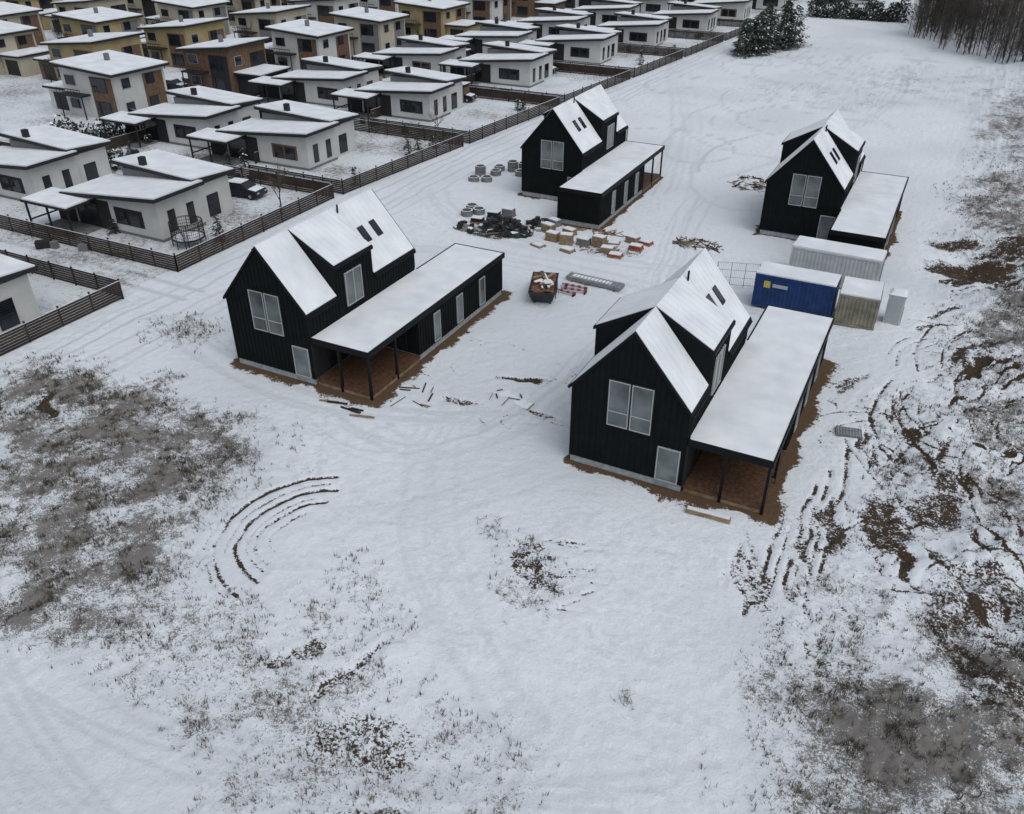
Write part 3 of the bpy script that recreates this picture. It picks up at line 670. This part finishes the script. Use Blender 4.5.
for a_,b_,n_ in[(-42.6,75,1),(-41.4,75.6,1),(-42.9,77.0,2),(-41.6,78.0,1),(-42,79.6,1),(-40.6,80.0,2),(-40.2,81.8,1),(-39.2,79,1),(-38.5,67.3,1),(-37.4,66.7,1),(-38.2,65.8,1)]: cring(a_,b_,n_)
def pile(name,a,b,rx,ry,h,mat,seed,bits=()):
    r=random.Random(seed); m=MB(); n=18
    vs=[];
    for j in range(n+1):
        for i in range(n+1):
            u=-1+2*i/n;v=-1+2*j/n; d=math.sqrt(u*u+v*v); z=h*max(0,1-d**1.6)*(.6+.7*r.random())-.08
            vs.append((u*rx,v*ry,z))
    m.add(vs,[(j*(n+1)+i,j*(n+1)+i+1,(j+1)*(n+1)+i+1,(j+1)*(n+1)+i) for j in range(n) for i in range(n)],mat)
    for mt,cnt,sx,sy,sz in bits:
        for k in range(cnt):
            x=r.uniform(-rx,rx);y=r.uniform(-ry,ry); z=h*max(0,1-((x/rx)**2+(y/ry)**2)**.8)*.85+sz*.45
            m.rbox((x,y,z),(sx*r.uniform(.5,1.2),sy*r.uniform(.5,1.2),sz*r.uniform(.6,1.2)),r.uniform(0,3.1),mt,r.uniform(-.25,.25))
    m.obj(name,(a,b,0))
pile('debris_pile',-33.2,64.1,2.7,1.4,1.0,'tarp',1,[('tarp',14,.7,.5,.3),('plank',14,1.4,.14,.05),('roofsnow',24,.6,.4,.06),('dark',10,.5,.5,.4),('steel',6,.9,.3,.1)])
pile('rubble_pile',-36.8,62.8,1.2,.9,.4,'concrete',2,[('dark',8,.5,.4,.25),('roofsnow',12,.5,.3,.06)])
pile('debris_pile',-31.0,66.6,1.2,.8,.5,'tarp',12,[('dark',8,.5,.4,.3),('plank',8,1.0,.1,.05),('roofsnow',8,.5,.3,.06)])
pile('brushwood_pile',-16.8,68.2,1.9,.9,.45,'roofsnow',3,[('plank',24,1.5,.06,.05),('roofsnow',24,.5,.2,.05),('bark',34,1.3,.07,.07)])
pile('brushwood_pile',-17.0,87,1.5,2.2,.6,'roofsnow',4,[('plank',24,1.5,.07,.05),('roofsnow',18,.5,.2,.05),('bark',36,1.3,.07,.07)])
pile('timber_offcuts',-19.5,39.0,1.6,.8,.05,'roofsnow',5,[('plank',3,1.0,.08,.04),('dark',4,.7,.08,.04)])
pile('timber_offcuts',-25.0,36.6,1.5,1.3,.05,'roofsnow',6,[('dark',7,1.2,.08,.04),('plank',3,.7,.08,.04)])
pile('timber_offcuts',-25.5,67.2,2.4,.6,.1,'roofsnow',8,[('dark',5,1.2,.1,.06),('plank',16,1.6,.1,.06),('red',3,.6,.2,.08)])
def pallet(a,b,rot,load=0,mt='plank'):
    m=MB()
    for y in(-.35,0,.35): m.box(-.6,.6,y-.05,y+.05,0,.1,'plank')
    for i in range(6): m.box(-.6+i*.21,-.48+i*.21,-.4,.4,.1,.125,'plank')
    if load:
        for k in range(load): m.rbox((0,0,.2+k*.15),(1.1-.04*(k%2),.74,.13),rs.uniform(-.03,.03),mt)
        m.rbox((0,0,.2+load*.15-.04),(1.0,.66,.06),0,'roofsnow')
    else: m.rbox((0,0,.15),(.9,.6,.04),.1,'roofsnow')
    m.obj('loaded_pallet' if load else 'pallet',(a,b,.0),rot=rot)
for a_,b_,l_,mt in[(-28.4,63.6,4,'plank'),(-27,63.4,5,'plank'),(-25.6,63.9,3,'concrete'),(-27.6,65.4,3,'plank'),(-24.3,64.2,5,'plank'),(-23.2,63.3,2,'plank'),(-23.4,65.3,0,''),(-21.2,64.8,2,'red'),(-20.9,66.4,1,'red'),(-22.2,62.6,1,'red'),(-29,61.9,0,''),(-29.6,65.3,4,'plank'),(-29.8,67,3,'concrete'),(-26.2,61.8,1,'plank'),(-35.6,66.3,3,'dark'),(-34.6,67.3,4,'grey'),(-36.4,64.6,2,'dark'),(-22.0,66.2,3,'plank')]: pallet(a_,b_,rs.uniform(-.4,.4),l_,mt)
m=MB(); m.box(-.7,.7,-.45,.45,-.05,.10,'concrete')
for i in range(8): m.box(-.62+i*.165,-.56+i*.165,-.4,.4,.10,.13,'steel')
for i in range(4): m.box(-.62,.6,-.4+i*.24,-.36+i*.24,.13,.15,'steel')
m.obj('drain_grate',(-.9,44,float(gz(-.9,44)[0])+.03),rot=.2)
m=MB(); m.box(-1.1,1.1,-.15,.15,.05,.28,'plank'); m.box(-1.05,1.05,-.12,.12,.28,.32,'roofsnow'); m.box(-.9,-.7,-.1,.1,-.1,.05,'plank'); m.box(.7,.9,-.1,.1,-.1,.05,'plank'); m.obj('timber_step',(-6.0,33.2,0),rot=.05)
m=MB()
for k in range(6): m.rbox((rs.uniform(-1.5,1.5),rs.uniform(-.4,.4),.06+k*.012),(rs.uniform(.8,1.8),.12,.05),rs.uniform(-.3,.3),'plank' if k%3==0 else 'dark')
m.obj('scattered_planks',(-28.0,33.2,0)); 
m=MB(); 
for i in range(16):
    t0=6.2832*i/16;t1=6.2832*(i+1)/16; r_=1.35
    m.tube((r_*math.cos(t0),r_*math.sin(t0),.7),(r_*math.cos(t1),r_*math.sin(t1),.7),.07,.07,'tarp',5)
    m.tube((r_*math.cos(t0),r_*math.sin(t0),2.1),(r_*math.cos(t1),r_*math.sin(t1),2.1),.035,.035,'tarp',4)
    m.add([(0,0,.68),(r_*math.cos(t0),r_*math.sin(t0),.7),(r_*math.cos(t1),r_*math.sin(t1),.7)],[(0,1,2)],'roofsnow')
    for z in(1.0,1.25,1.5,1.75,2.0): m.tube((r_*math.cos(t0),r_*math.sin(t0),z),(r_*math.cos(t1),r_*math.sin(t1),z),.02,.02,'tarp',3)
    if i%2==0: m.tube((r_*math.cos(t0),r_*math.sin(t0),0),(r_*math.cos(t0),r_*math.sin(t0),2.1),.04,.04,'dark',5)
    for k in range(3):
        t=t0+(t1-t0)*k/3; m.tube((r_*math.cos(t),r_*math.sin(t),.7),(r_*math.cos(t),r_*math.sin(t),2.1),.015,.015,'tarp',3)
m.obj('trampoline',(-55.8,48.6,0))
def car(a,b,rot):
    m=MB()
    def prof(pts,y0,y1,mat,inset=0):
        n=len(pts); vs=[(x,y0,z) for x,z in pts]+[(x,y1,z) for x,z in pts]
        m.add(vs,[tuple(range(n)),tuple(range(2*n-1,n-1,-1))]+[((i+1)%n,i,n+i,n+(i+1)%n) for i in range(n)],mat)
    prof([(-2.15,.3),(-2.2,.75),(-2.0,.95),(-1.2,1.0),(1.0,.98),(2.0,.82),(2.2,.6),(2.15,.3)],-.88,.88,'paint')
    b_=[(-1.75,-.84),(1.05,-.84),(1.05,.84),(-1.75,.84)]; t_=[(-1.35,-.66),(.3,-.66),(.3,.66),(-1.35,.66)]
    m.hexa([(x,y,.98) for x,y in b_],[(x,y,1.45) for x,y in t_],'glassd')
    m.hexa([(x*1.01,y*1.02,1.44) for x,y in t_],[(x*.95,y*.95,1.52) for x,y in t_],'roofsnow')
    for x in(-1.6,-.5,.65):
        for s_ in(-1,1): m.tube((x,s_*.85,.98),(x*.8 if x<.6 else .3,s_*.67,1.46),.03,.03,'paint',4)
    m.slab([(1.1,-.75,1.02),(1.95,-.7,.88),(1.95,.7,.88),(1.1,.75,1.02)],.04,'roofsnow')
    for x in(-1.35,1.35):
        for s_ in(-1,1): m.tube((x,s_*.72,.32),(x,s_*.92,.32),.32,.32,'tyre',14); m.tube((x,s_*.9,.32),(x,s_*.93,.32),.19,.19,'steel',10)
    for s_ in(-.6,.6): m.box(2.12,2.2,s_-.15,s_+.15,.6,.72,'frame'); m.box(-2.2,-2.12,s_-.15,s_+.15,.7,.85,'red')
    m.obj('parked_car',(a,b,.02),rot=rot,bevel=.03)
car(-60.5,60.6,.1); car(-83,74,1.5); car(-80,100,1.4); car(-82,118,1.7); car(-103,93,.1); car(-62,106,.1); car(-84,140,1.6); car(-60,129,0)
# ------------------------------------------------------------------ camera, light
cam=bpy.data.cameras.new('camera'); co=bpy.data.objects.new('camera',cam); col.objects.link(co)
cam.sensor_width=36; cam.lens=841.66/1024*36; cam.clip_end=8000; cam.clip_start=.5
co.location=(0,0,27); co.rotation_euler=(math.pi/2-.5658,0,.4707); sc.camera=co
w=bpy.data.worlds.new('World'); sc.world=w; w.use_nodes=True; nt=w.node_tree; bg=nt.nodes['Background']
sk=nt.nodes.new('ShaderNodeTexSky'); sk.sky_type='NISHITA'; sk.sun_disc=False; sk.sun_elevation=math.radians(58); sk.sun_rotation=math.radians(120); sk.dust_density=3; sk.air_density=1.0
hs=nt.nodes.new('ShaderNodeHueSaturation'); hs.inputs['Saturation'].default_value=.38
nt.links.new(sk.outputs[0],hs.inputs['Color']); nt.links.new(hs.outputs[0],bg.inputs['Color']); bg.inputs['Strength'].default_value=.15
sl=bpy.data.lights.new('sun','SUN'); sl.energy=.5; sl.angle=math.radians(60); sl.color=(1,.98,.95)
so=bpy.data.objects.new('sun',sl); col.objects.link(so); so.location=(0,0,60)
el=math.radians(58); az_=math.radians(120); d=Vector((math.sin(az_)*math.cos(el),math.cos(az_)*math.cos(el),math.sin(el)))
so.rotation_euler=d.to_track_quat('Z','Y').to_euler()
sc.view_settings.view_transform='Standard'; sc.view_settings.look='None'; sc.view_settings.exposure=0
